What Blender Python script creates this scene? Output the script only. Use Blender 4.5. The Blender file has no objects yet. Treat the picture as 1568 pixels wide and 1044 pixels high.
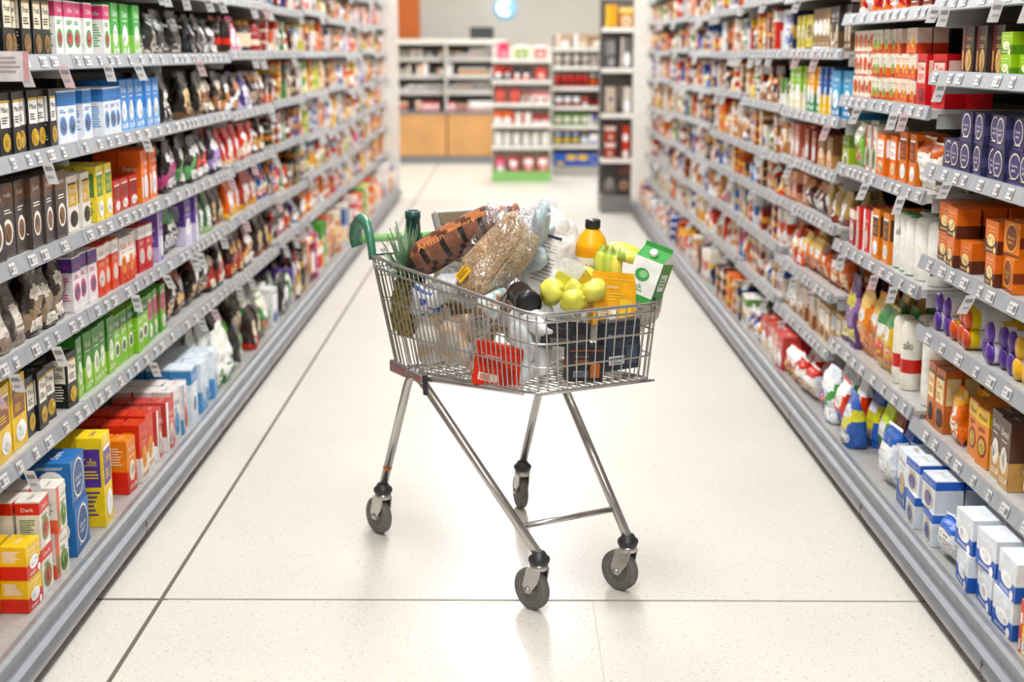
import bpy, math, random
from mathutils import Vector, Matrix, noise
random.seed(7)
R=random.Random(11)
sc=bpy.context.scene
V=Vector
UP=V((0,0,1))
def lin(h,g=1.0):
    h=h.lstrip('#'); o=[]
    for i in (0,2,4):
        c=int(h[i:i+2],16)/255
        o.append((c/12.92 if c<=.04045 else ((c+.055)/1.055)**2.4)*g)
    return tuple(o)
# ---------------------------------------------------------------- materials
def newmat(name):
    m=bpy.data.materials.new(name); m.use_nodes=True
    nt=m.node_tree; b=nt.nodes['Principled BSDF']
    return m,nt,b
def mat(name,hexc,rough=.5,metal=0,var=.06,scale=20,bump=0,bscale=60,spec=.5,coat=0,emis=0):
    m,nt,b=newmat(name); c=lin(hexc)
    tc=nt.nodes.new('ShaderNodeTexCoord'); n=nt.nodes.new('ShaderNodeTexNoise'); n.inputs['Scale'].default_value=scale
    n.inputs['Detail'].default_value=4
    nt.links.new(tc.outputs['Object'],n.inputs['Vector'])
    r=nt.nodes.new('ShaderNodeValToRGB')
    r.color_ramp.elements[0].position=.3; r.color_ramp.elements[1].position=.7
    r.color_ramp.elements[0].color=tuple(x*(1-var) for x in c)+(1,)
    r.color_ramp.elements[1].color=tuple(min(1,x*(1+var)) for x in c)+(1,)
    nt.links.new(n.outputs['Fac'],r.inputs[0]); nt.links.new(r.outputs[0],b.inputs['Base Color'])
    b.inputs['Roughness'].default_value=rough; b.inputs['Metallic'].default_value=metal
    b.inputs['Specular IOR Level'].default_value=spec
    if coat: b.inputs['Coat Weight'].default_value=coat
    if emis:
        b.inputs['Emission Color'].default_value=c+(1,); b.inputs['Emission Strength'].default_value=emis
        try: m.cycles.emission_sampling='NONE'
        except Exception: pass
    if bump:
        n2=nt.nodes.new('ShaderNodeTexNoise'); n2.inputs['Scale'].default_value=bscale
        nt.links.new(tc.outputs['Object'],n2.inputs['Vector'])
        bp=nt.nodes.new('ShaderNodeBump'); bp.inputs['Strength'].default_value=bump; bp.inputs['Distance'].default_value=.01
        nt.links.new(n2.outputs['Fac'],bp.inputs['Height']); nt.links.new(bp.outputs[0],b.inputs['Normal'])
    return m
def attrmat(name,rough,bump=0,bscale=40,spec=.5,coat=0,vor=0,nscale=30,nlo=.9,nhi=1.06,sat=1.0):
    m,nt,b=newmat(name)
    a=nt.nodes.new('ShaderNodeVertexColor'); a.layer_name='Col'
    tc=nt.nodes.new('ShaderNodeTexCoord'); n=nt.nodes.new('ShaderNodeTexNoise'); n.inputs['Scale'].default_value=nscale
    nt.links.new(tc.outputs['Object'],n.inputs['Vector'])
    mr=nt.nodes.new('ShaderNodeMapRange'); mr.inputs[1].default_value=.35; mr.inputs[2].default_value=.65; mr.inputs[3].default_value=nlo; mr.inputs[4].default_value=nhi
    nt.links.new(n.outputs['Fac'],mr.inputs[0])
    hs=nt.nodes.new('ShaderNodeHueSaturation'); hs.inputs['Saturation'].default_value=sat; nt.links.new(a.outputs['Color'],hs.inputs['Color'])
    mx=nt.nodes.new('ShaderNodeVectorMath'); mx.operation='SCALE'
    nt.links.new(hs.outputs['Color'],mx.inputs[0]); nt.links.new(mr.outputs[0],mx.inputs['Scale'])
    nt.links.new(mx.outputs[0],b.inputs['Base Color'])
    b.inputs['Roughness'].default_value=rough; b.inputs['Specular IOR Level'].default_value=spec
    if coat: b.inputs['Coat Weight'].default_value=coat
    if bump:
        if vor:
            n2=nt.nodes.new('ShaderNodeTexVoronoi'); out=n2.outputs['Distance']
        else:
            n2=nt.nodes.new('ShaderNodeTexNoise'); n2.inputs['Detail'].default_value=3; out=n2.outputs['Fac']
        n2.inputs['Scale'].default_value=bscale
        nt.links.new(tc.outputs['Object'],n2.inputs['Vector'])
        bp=nt.nodes.new('ShaderNodeBump'); bp.inputs['Strength'].default_value=bump; bp.inputs['Distance'].default_value=.012
        nt.links.new(out,bp.inputs['Height']); nt.links.new(bp.outputs[0],b.inputs['Normal'])
    return m
M_print=attrmat('printed_card',.42,sat=1.05)
M_foil=attrmat('printed_foil',.27,bump=.75,bscale=34,sat=1.05)
M_plast=attrmat('printed_plastic',.3,sat=1.1)
M_skin=attrmat('fruit_skin',.42,bump=.15,bscale=120)
M_pine=attrmat('pineapple_skin',.5,bump=.9,bscale=60,vor=1)
M_crust=attrmat('bread_crust',.75,bump=.7,bscale=110,nscale=160,nlo=.62,nhi=1.15)
M_crump=attrmat('crumpled_bag',.3,bump=.9,bscale=22)
M_strip=attrmat('shelf_paint',.35,spec=.5)
M_steel=mat('galvanised_steel','7f8288',.34,.5,.08,12)
M_chrome=mat('zinc_plated_steel','c0bfbc',.24,.95,.06,40)
M_tyre=mat('grey_rubber','6b6863',.6,0,.1,60)
M_hub=mat('grey_plastic','98958f',.45,0,.08,40)
M_blackp=mat('black_plastic','2e2f32',.4,0,.1,40)
M_dgreen=mat('dark_green_plastic','34785e',.3,0,.08,30,coat=.3)
M_lgreen=mat('light_green_plastic','8fc47a',.35,0,.08,30)
M_wood=mat('oak_panel','c9955a',.5,0,.12,4)
M_wall=mat('painted_wall','d2ccc2',.8,0,.03,2)
M_ceil=mat('ceiling_tile','f2f2f0',.9,0,.03,3)
M_orange=mat('orange_sign','d9702c',.6,0,.05,5)
M_glow=mat('sign_light','dff2ff',.5,0,0,5,emis=5)
M_blueglow=mat('sign_halo','8cc4ea',.5,0,0,5,emis=.7)
M_lamp=mat('lamp_diffuser','ffffff',.5,0,0,5,emis=3)
m,nt,b=newmat('clear_film'); M_film=m
tr=nt.nodes.new('ShaderNodeBsdfTransparent'); tr.inputs[0].default_value=(.96,.97,1,1)
gl=nt.nodes.new('ShaderNodeBsdfGlossy'); gl.inputs['Roughness'].default_value=.1
tc=nt.nodes.new('ShaderNodeTexCoord'); nn=nt.nodes.new('ShaderNodeTexNoise'); nn.inputs['Scale'].default_value=26; nn.inputs['Distortion'].default_value=1.5
nt.links.new(tc.outputs['Object'],nn.inputs['Vector'])
bp=nt.nodes.new('ShaderNodeBump'); bp.inputs['Strength'].default_value=1; bp.inputs['Distance'].default_value=.02
nt.links.new(nn.outputs['Fac'],bp.inputs['Height']); nt.links.new(bp.outputs[0],gl.inputs['Normal'])
fr=nt.nodes.new('ShaderNodeMapRange'); fr.inputs[1].default_value=.4; fr.inputs[2].default_value=.7; fr.inputs[3].default_value=.06; fr.inputs[4].default_value=.42
nt.links.new(nn.outputs['Fac'],fr.inputs[0])
mx=nt.nodes.new('ShaderNodeMixShader'); nt.links.new(fr.outputs[0],mx.inputs[0]); nt.links.new(tr.outputs[0],mx.inputs[1]); nt.links.new(gl.outputs[0],mx.inputs[2])
nt.links.new(mx.outputs[0],nt.nodes['Material Output'].inputs[0])
# floor
m,nt,b=newmat('terrazzo_floor'); M_floor=m
tc=nt.nodes.new('ShaderNodeTexCoord')
n1=nt.nodes.new('ShaderNodeTexNoise'); n1.inputs['Scale'].default_value=1.3; n1.inputs['Detail'].default_value=5
nt.links.new(tc.outputs['Object'],n1.inputs['Vector'])
r1=nt.nodes.new('ShaderNodeValToRGB'); r1.color_ramp.elements[0].position=.3; r1.color_ramp.elements[1].position=.7
r1.color_ramp.elements[0].color=lin('d9d4ca')+(1,); r1.color_ramp.elements[1].color=lin('e1dcd3')+(1,)
nt.links.new(n1.outputs['Fac'],r1.inputs[0])
def speck(scale,lo,hi,hexc,prev,rs):
    n=nt.nodes.new('ShaderNodeTexNoise'); n.inputs['Scale'].default_value=scale; n.inputs['Detail'].default_value=1.5
    mp=nt.nodes.new('ShaderNodeMapping'); mp.inputs['Location'].default_value=(rs,rs*2,0)
    nt.links.new(tc.outputs['Object'],mp.inputs[0]); nt.links.new(mp.outputs[0],n.inputs['Vector'])
    m1=nt.nodes.new('ShaderNodeMapRange'); m1.inputs[1].default_value=lo; m1.inputs[2].default_value=hi
    nt.links.new(n.outputs['Fac'],m1.inputs[0])
    mi=nt.nodes.new('ShaderNodeMix'); mi.data_type='RGBA'
    nt.links.new(m1.outputs[0],mi.inputs[0]); nt.links.new(prev,mi.inputs[6]); mi.inputs[7].default_value=lin(hexc)+(1,)
    return mi.outputs[2]
o=speck(90,.67,.72,'b9a68e',r1.outputs[0],3)
o=speck(60,.67,.72,'cbbfae',o,9)
o=speck(140,.68,.74,'948270',o,5)
o=speck(110,.62,.70,'f0eee8',o,15)
nt.links.new(o,b.inputs['Base Color']); b.inputs['Roughness'].default_value=.3; b.inputs['Specular IOR Level'].default_value=.5
# ---------------------------------------------------------------- mesh builder
class MB:
    def __init__(s,mats): s.v=[];s.f=[];s.c=[];s.m=[];s.s=[];s.mats=mats
    def add(s,vs,fs,col,mi=0,sm=False):
        b=len(s.v); s.v.extend([tuple(p) for p in vs])
        for k,f in enumerate(fs):
            s.f.append(tuple(b+i for i in f)); s.c.append(col[k] if isinstance(col,list) else col); s.m.append(mi); s.s.append(sm)
    def obj(s,name,parent=None,mw=None):
        me=bpy.data.meshes.new(name); me.from_pydata(s.v,[],s.f)
        for m in s.mats: me.materials.append(m)
        me.polygons.foreach_set('material_index',s.m); me.polygons.foreach_set('use_smooth',s.s)
        ca=me.color_attributes.new('Col','FLOAT_COLOR','CORNER')
        d=[]
        for f,c in zip(s.f,s.c):
            d.extend((c[0],c[1],c[2],1.0)*len(f))
        ca.data.foreach_set('color',d); me.update()
        ob=bpy.data.objects.new(name,me); sc.collection.objects.link(ob)
        if parent: ob.parent=parent
        if mw is not None: ob.matrix_world=mw
        return ob
W3=(.8,.8,.8)
def boxm(mb,c,s,col=W3,mi=0,M=None,bev=0):
    hx,hy,hz=s[0]/2,s[1]/2,s[2]/2
    if bev:
        b=bev; vs=[];
        prof=[(-hx+b,-hy),(hx-b,-hy),(hx,-hy+b),(hx,hy-b),(hx-b,hy),(-hx+b,hy),(-hx,hy-b),(-hx,-hy+b)]
        inn=[(x*(1-b/hx),y*(1-b/hy)) for x,y in prof]
        for z,pp in ((-hz,inn),(-hz+b,prof),(hz-b,prof),(hz,inn)):
            vs+=[V((x,y,z)) for x,y in pp]
        fs=[]
        for k in range(3):
            for i in range(8):
                j=(i+1)%8; fs.append((k*8+i,k*8+j,k*8+8+j,k*8+8+i))
        fs.append(tuple(range(7,-1,-1))); fs.append(tuple(range(24,32)))
    else:
        vs=[V((x,y,z)) for z in(-hz,hz) for y in(-hy,hy) for x in(-hx,hx)]
        fs=[(0,2,3,1),(4,5,7,6),(0,1,5,4),(2,6,7,3),(0,4,6,2),(1,3,7,5)]
    c=V(c)
    vs=[(M@v if M is not None else v)+c for v in vs]
    mb.add(vs,fs,col,mi)
def tube(mb,pts,r,n=8,closed=False,col=W3,mi=0,caps=True,flat=None,colf=None):
    pts=[V(p) for p in pts]; N=len(pts)
    rr=r if isinstance(r,list) else [r]*N
    if len(rr)<N: rr=rr+[rr[-1]]*(N-len(rr))
    T=[]
    for i in range(N):
        a=pts[(i-1)%N] if (closed or i>0) else pts[0]; b=pts[(i+1)%N] if (closed or i<N-1) else pts[-1]
        T.append((b-a).normalized())
    u=T[0].cross(UP)
    if u.length<.1: u=T[0].cross(V((1,0,0)))
    u.normalize(); vs=[]
    for i in range(N):
        u=(u-T[i]*u.dot(T[i])).normalized(); w=T[i].cross(u)
        for k in range(n):
            a=2*math.pi*k/n
            fl=flat or 1
            vs.append(pts[i]+u*math.cos(a)*rr[i]+w*math.sin(a)*rr[i]*fl)
    fs=[];cs=[]
    for i in range(N if closed else N-1):
        j=(i+1)%N
        for k in range(n):
            l=(k+1)%n; fs.append((i*n+k,i*n+l,j*n+l,j*n+k)); cs.append(colf(i,k) if colf else col)
    if caps and not closed:
        fs.append(tuple(range(n-1,-1,-1))); fs.append(tuple((N-1)*n+k for k in range(n))); cs+=[cs[0],cs[-1]]
    mb.add(vs,fs,cs,mi,True)
def cat(pts,sub=6):
    pts=[V(p) for p in pts]; P=[pts[0]]+pts+[pts[-1]]; o=[]
    for i in range(1,len(P)-2):
        for k in range(sub):
            t=k/sub; a,b,c,d=P[i-1],P[i],P[i+1],P[i+2]
            o.append(.5*((2*b)+(c-a)*t+(2*a-5*b+4*c-d)*t*t+(3*b-a-3*c+d)*t**3))
    o.append(pts[-1]); return o
def lathe(mb,prof,M,n=20,cols=None,col=W3,mi=0,sq=1):
    vs=[];fs=[];cs=[]
    for r,z in prof:
        for k in range(n):
            a=2*math.pi*k/n
            x,y=math.cos(a),math.sin(a)
            if sq!=1:
                x=math.copysign(abs(x)**sq,x); y=math.copysign(abs(y)**sq,y)
            vs.append(M@V((r*x,r*y,z)))
    for i in range(len(prof)-1):
        for k in range(n):
            l=(k+1)%n; fs.append((i*n+k,i*n+l,(i+1)*n+l,(i+1)*n+k)); cs.append(cols[i] if cols else col)
    fs.append(tuple(range(n-1,-1,-1))); cs.append(cs[0]); fs.append(tuple((len(prof)-1)*n+k for k in range(n))); cs.append(cs[-1])
    mb.add(vs,fs,cs,mi,True)
def blob(mb,M,s,e=1.0,amp=0,fr=8,nu=28,nv=18,col=W3,mi=0,colf=None,seed=0):
    vs=[];fs=[];cs=[]
    def p(x): return math.copysign(abs(x)**e,x)
    for j in range(nv+1):
        ph=-math.pi/2+math.pi*j/nv
        for i in range(nu):
            th=2*math.pi*i/nu
            v=V((p(math.cos(ph))*p(math.cos(th))*s[0],p(math.cos(ph))*p(math.sin(th))*s[1],p(math.sin(ph))*s[2]))
            if amp:
                q=v*fr+V((seed*3.1,seed*1.7,seed)); v=v*(1+amp*noise.noise(q)/max(.03,min(s))*.05*1.0)
                v=v+noise.noise_vector(q*1.7)*amp*.01
            vs.append(M@v)
    for j in range(nv):
        for i in range(nu):
            k=(i+1)%nu; fs.append((j*nu+i,j*nu+k,(j+1)*nu+k,(j+1)*nu+i))
            cs.append(colf((i+.5)/nu,(j+.5)/nv) if colf else col)
    mb.add(vs,fs,cs,mi,True)
def frame(c,x,z=None):
    x=V(x).normalized(); z=V(z) if z is not None else UP
    z=(z-x*z.dot(x)).normalized(); y=z.cross(x)
    M=Matrix((x,y,z)).transposed().to_4x4(); M.translation=V(c); return M
# words
WORDS={}
def getword(w):
    if w in WORDS: return WORDS[w]
    cu=bpy.data.curves.new('t','FONT'); cu.body=w; cu.resolution_u=2
    ob=bpy.data.objects.new('t',cu); sc.collection.objects.link(ob)
    me=ob.to_mesh(); vs=[(v.co.x,v.co.y) for v in me.vertices]; fs=[tuple(p.vertices) for p in me.polygons]
    x0=min(v[0] for v in vs);x1=max(v[0] for v in vs);y0=min(v[1] for v in vs);y1=max(v[1] for v in vs)
    vs=[((x-x0)/(x1-x0),(y-y0)/(y1-y0)) for x,y in vs]
    ob.to_mesh_clear(); bpy.data.objects.remove(ob); bpy.data.curves.remove(cu)
    WORDS[w]=(vs,fs); return WORDS[w]
class Fc:
    def __init__(s,O,U,Vv,N): s.O,s.U,s.V,s.N=O,U,Vv,N
    def p(s,u,v,o): return s.O+s.U*u+s.V*v+s.N*o
def drect(mb,F,u0,v0,u1,v1,col,o=.0008,mi=0):
    mb.add([F.p(u0,v0,o),F.p(u1,v0,o),F.p(u1,v1,o),F.p(u0,v1,o)],[(0,1,2,3)],col,mi)
def ddisc(mb,F,u,v,ru,rv,col,o=.0012,n=14,mi=0):
    mb.add([F.p(u+ru*math.cos(2*math.pi*k/n),v+rv*math.sin(2*math.pi*k/n),o) for k in range(n)],[tuple(range(n))],col,mi)
def dword(mb,F,w,u0,v0,u1,v1,col,o=.0016,mi=0):
    vs,fs=getword(w); mb.add([F.p(u0+(u1-u0)*x,v0+(v1-v0)*y,o) for x,y in vs],fs,col,mi)
def dlines(mb,F,u0,u1,v,n,dv,col,o=.0016):
    for k in range(n):
        drect(mb,F,u0,v-k*dv,u0+(u1-u0)*R.uniform(.6,1),v-k*dv+dv*.42,col,o)
def mixc(a,b,t): return tuple(x*(1-t)+y*t for x,y in zip(a,b))
def picture(mb,F,u,v,ru,rv,c,lod):
    # printed product picture: an irregular heap of tones
    ddisc(mb,F,u,v,ru,rv,c,.0012)
    if lod<2:
        for k in range(6):
            a=R.uniform(0,6.28); d=R.uniform(0,.55); g=R.uniform(.45,1.35)
            s=R.uniform(.2,.42)
            cc=tuple(min(.9,x*g+(.03 if g>1 else 0)) for x in c)
            ddisc(mb,F,u+math.cos(a)*ru*d,v+math.sin(a)*rv*d,ru*s,rv*s,cc,.0015+.0002*k,9)
NAMES=['Gold','Roast','Finest','Original','Crunchy','Organic','Classic','Rich','Fresh','Oat','Tea','Coffee','Choco','Fruit','Crisp','Fairly','Mixed','Herbal','Lemon','Mint','Blend','Dark']
def luma(c): return .3*c[0]+.6*c[1]+.1*c[2]
def carton(mb,o,e3,w,h,d,c1,c2,c3,des,word,lod,yaw=0):
    e3=Matrix.Rotation(yaw,3,'Z')@V(e3); e1=(-e3).cross(UP)
    o=V(o); A=o-e1*w/2; B=o+e1*w/2; D=-e3*d; H=UP*h
    vs=[A,B,B+D,A+D,A+H,B+H,B+D+H,A+D+H]
    mb.add(vs,[(0,1,5,4),(1,2,6,5),(2,3,7,6),(3,0,4,7),(4,5,6,7),(3,2,1,0)],c1)
    F=Fc(A,e1*w,H,e3); S1=Fc(A+D,e3*d,H,-e1); S2=Fc(B,-e3*d,H,e1); T=Fc(A+H,e1*w,D,UP)
    ink=c3 if abs(luma(c3)-luma(c1))>.08 else ((.02,.02,.02) if luma(c1)>.3 else (.85,.85,.82))
    ink2=c3 if abs(luma(c3)-luma(c2))>.08 else ((.02,.02,.02) if luma(c2)>.3 else (.85,.85,.82))
    r=w/h
    if des==0:
        drect(mb,F,0,.72,1,.97,c2); drect(mb,S1,0,.72,1,.97,c2); drect(mb,S2,0,.72,1,.97,c2)
        rv=.34*r if r<1 else .3
        ddisc(mb,F,.5,.34,.36,rv*1.05,c3,.001); picture(mb,F,.5,.33,.27,rv*.78,mixc(c2,(.3,.16,.07),.45),lod)
        if lod<2: dword(mb,F,word,.18,.79,.82,.88,ink2); dlines(mb,F,.18,.82,.63,2,.04,ink)
        if lod<2: dlines(mb,S1,.15,.85,.6,9,.05,ink); dword(mb,S1,word,.24,.79,.76,.87,ink2)
    elif des==1:
        drect(mb,F,.1,.45,.9,.88,c3); picture(mb,F,.55,.22,.36,.15,c2,lod)
        drect(mb,S1,.1,.45,.9,.88,c3); drect(mb,S2,.1,.45,.9,.88,c3)
        k=c1 if abs(luma(c1)-luma(c3))>.08 else (.03,.03,.03)
        if lod<2:
            drect(mb,F,.1,.84,.9,.88,c2,.0012); dword(mb,F,word,.2,.69,.8,.78,k); dlines(mb,F,.2,.78,.6,3,.04,k)
            dword(mb,S1,word,.24,.69,.76,.78,k); dlines(mb,S1,.15,.85,.62,3,.035,k); dlines(mb,S1,.15,.85,.38,6,.05,ink)
    elif des==2:
        drect(mb,F,0,0,1,.42,c2); drect(mb,S1,0,0,1,.42,c2); drect(mb,S2,0,0,1,.42,c2)
        picture(mb,F,.5,.4,.32,.2,c3,lod)
        if lod<2: dword(mb,F,word,.16,.75,.84,.86,ink); dlines(mb,F,.2,.8,.67,1,.04,ink); dlines(mb,F,.15,.85,.12,2,.045,ink2); dlines(mb,S1,.12,.8,.85,7,.05,ink); ddisc(mb,F,.82,.12,.1,.1*r,ink2,.0018,10)
    elif des==3:
        drect(mb,F,.0,0,.28,1,c2); picture(mb,F,.62,.3,.28,.24,c3,lod); drect(mb,S1,.3,0,1,.3,c2); drect(mb,S2,.3,0,1,.3,c2)
        if lod<2: dword(mb,F,word,.36,.69,.91,.80,ink); dword(mb,S1,word,.2,.6,.8,.7,ink); dlines(mb,F,.36,.9,.60,2,.04,ink); dlines(mb,S1,.15,.85,.5,4,.04,ink); drect(mb,F,.06,.1,.2,.5,ink2,.0012)
    elif des==4:
        ddisc(mb,F,.5,.55,.4,min(.42,.4*r),c3); ddisc(mb,F,.5,.55,.35,min(.37,.35*r),c2,.0016)
        drect(mb,F,0,.02,1,.1,c2); drect(mb,S2,0,.3,1,.6,c2)
        rs=min(.4,.36*d/h); ddisc(mb,S1,.5,.55,.36,rs,c3)
        if lod<2:
            dword(mb,F,word,.28,.51,.72,.60,ink2,.002); dword(mb,S1,word,.28,.53,.72,.60,c1,.002); dlines(mb,F,.2,.8,.16,1,.05,ink); dlines(mb,F,.3,.7,.43,2,.04,ink2,.002)
            dlines(mb,S1,.12,.88,.9,2,.035,ink); dlines(mb,S1,.12,.88,.2,4,.035,ink)
    else:
        drect(mb,F,.12,.12,.55,.3,c3); dlines(mb,F,.16,.5,.24,3,.045,c1); drect(mb,F,0,.86,1,.88,c2)
        dword(mb,F,word,.12,.68,.55,.75,c3); dlines(mb,F,.12,.8,.58,3,.05,c2); drect(mb,F,.62,.1,.9,.5,c2)
        dlines(mb,S1,.15,.85,.6,6,.06,c2)
    if lod<2: dword(mb,T,word,.26,.4,.74,.6,ink)
def pouch(mb,o,e3,w,h,d,c1,c2,c3,des,word,lod,yaw=0):
    e3=Matrix.Rotation(yaw,3,'Z')@V(e3); e1=(-e3).cross(UP); o=V(o)-e3*d/2
    lean=e3*R.uniform(-.012,.012)+e1*R.uniform(-.018,.018)
    K=[(0,.9,.85),(.05,1,1),(.3,1,1),(.55,.99,.85),(.74,.97,.5),(.86,.96,.16),(.93,.95,.03),(1,.96,.025)]
    if des==2: K=[(0,.97,.04),(.06,.97,.06),(.16,.97,.7),(.5,1,1),(.8,.98,.65),(.92,.97,.06),(1,.98,.04)]
    hi=lod<2
    n=32 if hi else 8; m=22 if hi else 7; vs=[];fs=[];cs=[]
    sd=V((R.uniform(0,50),R.uniform(0,50),R.uniform(0,50)))
    def ip(t):
        for (a,b) in zip(K,K[1:]):
            if t<=b[0]+1e-6:
                s=(t-a[0])/(b[0]-a[0]); return a[1]+(b[1]-a[1])*s,a[2]+(b[2]-a[2])*s
        return K[-1][1],K[-1][2]
    for i in range(m+1):
        t=i/m; a,b=ip(t)
        for k in range(n):
            th=2*math.pi*(k+.5)/n; cx,sy=math.cos(th),math.sin(th)
            x=math.copysign(abs(cx)**.5,cx)*w/2*a; y=math.copysign(abs(sy)**.62,sy)*d/2*b
            p=o+e1*x+e3*y+UP*(t*h)+lean*t*2
            if hi:
                q=sd+V((x,y,t*h))
                nz=noise.noise_vector(q*20)*.009*(.4+b)+noise.noise_vector(q*55)*.0035; p=p+V((nz.x,nz.y,nz.z*.6 if i else 0))
            vs.append(p)
    dk=tuple(x*.55 for x in c3); lt=mixc(c3,(.85,.8,.7),.5)
    for i in range(m):
        t=(i+.5)/m
        for k in range(n):
            l=(k+1)%n; fs.append((i*n+k,i*n+l,(i+1)*n+l,(i+1)*n+k))
            th=2*math.pi*(k+1)/n; f=math.sin(th)>.1; u=math.copysign(abs(math.cos(th))**.5,math.cos(th))
            nz=noise.noise(sd+V((u*7,t*16,0)))
            c=c1
            if des==0:
                if t<.16+.07*math.sin(3*u): c=c2
                if f and (u/.62)**2+((t-.45)/.2)**2<1: c=c3
                if f and (u/.6)**2+((t-.25)/.11)**2<1: c=dk if nz>.15 else (c2 if nz>-.1 else lt)
            elif des==1:
                c=c2 if abs(t-.42-.2*u)<.12 else c1
                if f and t<.26 and t>.08 and abs(u)<.75: c=lt if nz>.1 else (c3 if nz>-.15 else dk)
                if f and (u/.7)**2+((t-.66)/.1)**2<1: c=c3
            else:
                c=c2 if t>.66+.1*u*u else c1
                if f and t<.46 and t>.12 and abs(u)<.85: c=c3 if nz>.12 else (lt if nz>-.05 else (c1 if nz>-.3 else dk))
                if f and (u/.62)**2+((t-.6)/.1)**2<1: c=(.85,.84,.8)
            if t>.94: c=c1
            cs.append(c)
    fs.append(tuple(m*n+k for k in range(n))); cs.append(c1)
    mb.add(vs,fs,cs,0,hi)
    if hi:
        F=Fc(o+e3*(d/2)-e1*w/2,e1*w,UP*h,e3)
        tt=.57 if des==2 else (.44 if des==0 else .63)
        bg=(.85,.84,.8) if des==2 else c3
        ink=(.85,.85,.82) if luma(bg)<.25 else ((.03,.03,.03) if luma(c1)>.3 else c1)
        dword(mb,F,word,.26,tt,.74,tt+.07,ink,.006 if des!=1 else .0)
def jar(mb,o,e3,w,h,d,c1,c2,c3,des,word,lod,yaw=0):
    e3=V(e3); M=Matrix.Translation(V(o)-e3*w/2); r=w/2*.97; n=16 if lod<2 else 9
    if des%2==0: prof=[(r*.9,0),(r,.01*1),(r,h*.18),(r,h*.62),(r,h*.76),(r*.72,h*.84),(r*.75,h*.85),(r*.75,h)]; cols=[c1,c1,c2,c1,c1,c3,c3]
    else: prof=[(r*.96,0),(r,.004),(r,h*.25),(r,h*.45),(r,h-.02),(r*.8,h-.004),(r*.5,h)]; cols=[c3,c1,c2,c1,c1,c3]
    lathe(mb,prof,M,n,cols=cols)
    if lod<2 and R.random()<.6:
        ink=(.85,.85,.82) if luma(c1)<.3 else (.03,.03,.03)
        ee=(e3*.6+V((0,-.8,0))).normalized()
        e1=(-ee).cross(UP); F=Fc(V(o)-e3*w/2+ee*r-e1*r*.45,e1*r*.9,UP*h,ee)
        dword(mb,F,word,.0,.6,1,.72,ink,.003)
def roll(mb,o,e3,w,h,d,c1,c2,c3,des,word,lod,yaw=0):
    e3=Matrix.Rotation(yaw,3,'Z')@V(e3); r=w/2*.97
    M=frame(V(o)+UP*r-e3*d,e3.cross(UP),e3); n=14
    prof=[(r*.3,0),(r*.95,.004),(r,d*.08),(r,d*.35),(r,d*.8),(r*.98,d*.93),(r*.9,d*.98),(r*.3,d)]
    lathe(mb,prof,M,n,cols=[c3,c1,c1,c2,c1,c3,c3])
KF={'b':carton,'p':pouch,'j':jar,'r':roll}
def fill(mbs,P0,prog,e3,length,avail,groups,rows=2,lod=0,maxd=.36):
    prog=V(prog); e3=V(e3); P0=V(P0); tot=sum(g[0] for g in groups); pos=0.0
    for g in groups:
        L=length*g[0]/tot; typ,w,h=g[1],g[2],g[3]; c1,c2,c3=g[4:7]
        h=min(h,avail*.93); dep={'b':max(.05,min(w*.7,.12)),'p':min(.085,w*.6),'j':w,'r':.2}[typ]
        n=max(1,int(L/(w+.003))); step=L/n; st=max(1,int(avail*.97/h)) if typ in 'br' else (2 if (typ=='j' and h<avail*.45) else 1)
        st=min(st,4)
        des=R.randrange(5) if typ!='p' else R.randrange(3); word=R.choice(NAMES)
        if len(g)>7: des=g[7]
        if len(g)>8: word=g[8]
        for i in range(n):
            if i and R.random()<.25 and len(g)<=7: word=R.choice(NAMES); c2,c3=(c3,c2) if R.random()<.5 else (c2,c3)
            off=R.uniform(0,.02)
            stk=st if R.random()<.8 else max(1,st-1)
            for rw in range(rows):
                if rw==0 and R.random()<.06: continue
                if rw*dep+.03+dep>maxd: break
                for k in range(stk):
                    jit=R.uniform(-.004,.004)
                    o=P0+prog*(pos+(i+.5)*step+jit)-e3*(off+.012+rw*(dep+.006)+R.uniform(0,.006))+UP*(k*(h if typ!='r' else w*.9)+.0005)
                    hv=h*(R.uniform(.93,1.0) if typ=='p' else 1)
                    KF[typ](mbs[typ],o,e3,min(w,step-.003),hv,dep,c1,c2,c3,des,word,lod+(2 if rw>0 else 0),R.uniform(-.09,.09) if typ in 'bp' else 0)
        pos+=L
def G(s):
    out=[]
    for a in s.split(';'):
        t=a.split(); g=[float(t[0]),t[1],float(t[2])/100,float(t[3])/100,lin(t[4]),lin(t[5]),lin(t[6])]
        if len(t)>7: g.append(int(t[7]))
        if len(t)>8: g.append(t[8])
        out.append(tuple(g))
    return out
PAL_L=['1c1816 b5762e e8dcc0','2a1c18 8c1f1f f0e8e0','111214 c9a13a ffffff','4a2a1c e07c28 f5efe0','7a1f2c e8b84a ffffff','d8452a ffffff f4c63a','e86a1c fff2dc 7a1f1f','c2357a ffffff f2d0e0','5d3a8c e8e0f5 f2b63a','3f8a3a e6f2d8 ffffff','3a2418 d8452a ffffff','a82a20 f0e0c0 3a6ab0','e88a20 ffffff 8c2a1c','1e2a22 4a8c4a c8d8b8','2f66b0 ffffff f2c230','f2c230 d8352a ffffff','e8e4de c8401f 3a2418']
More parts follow.
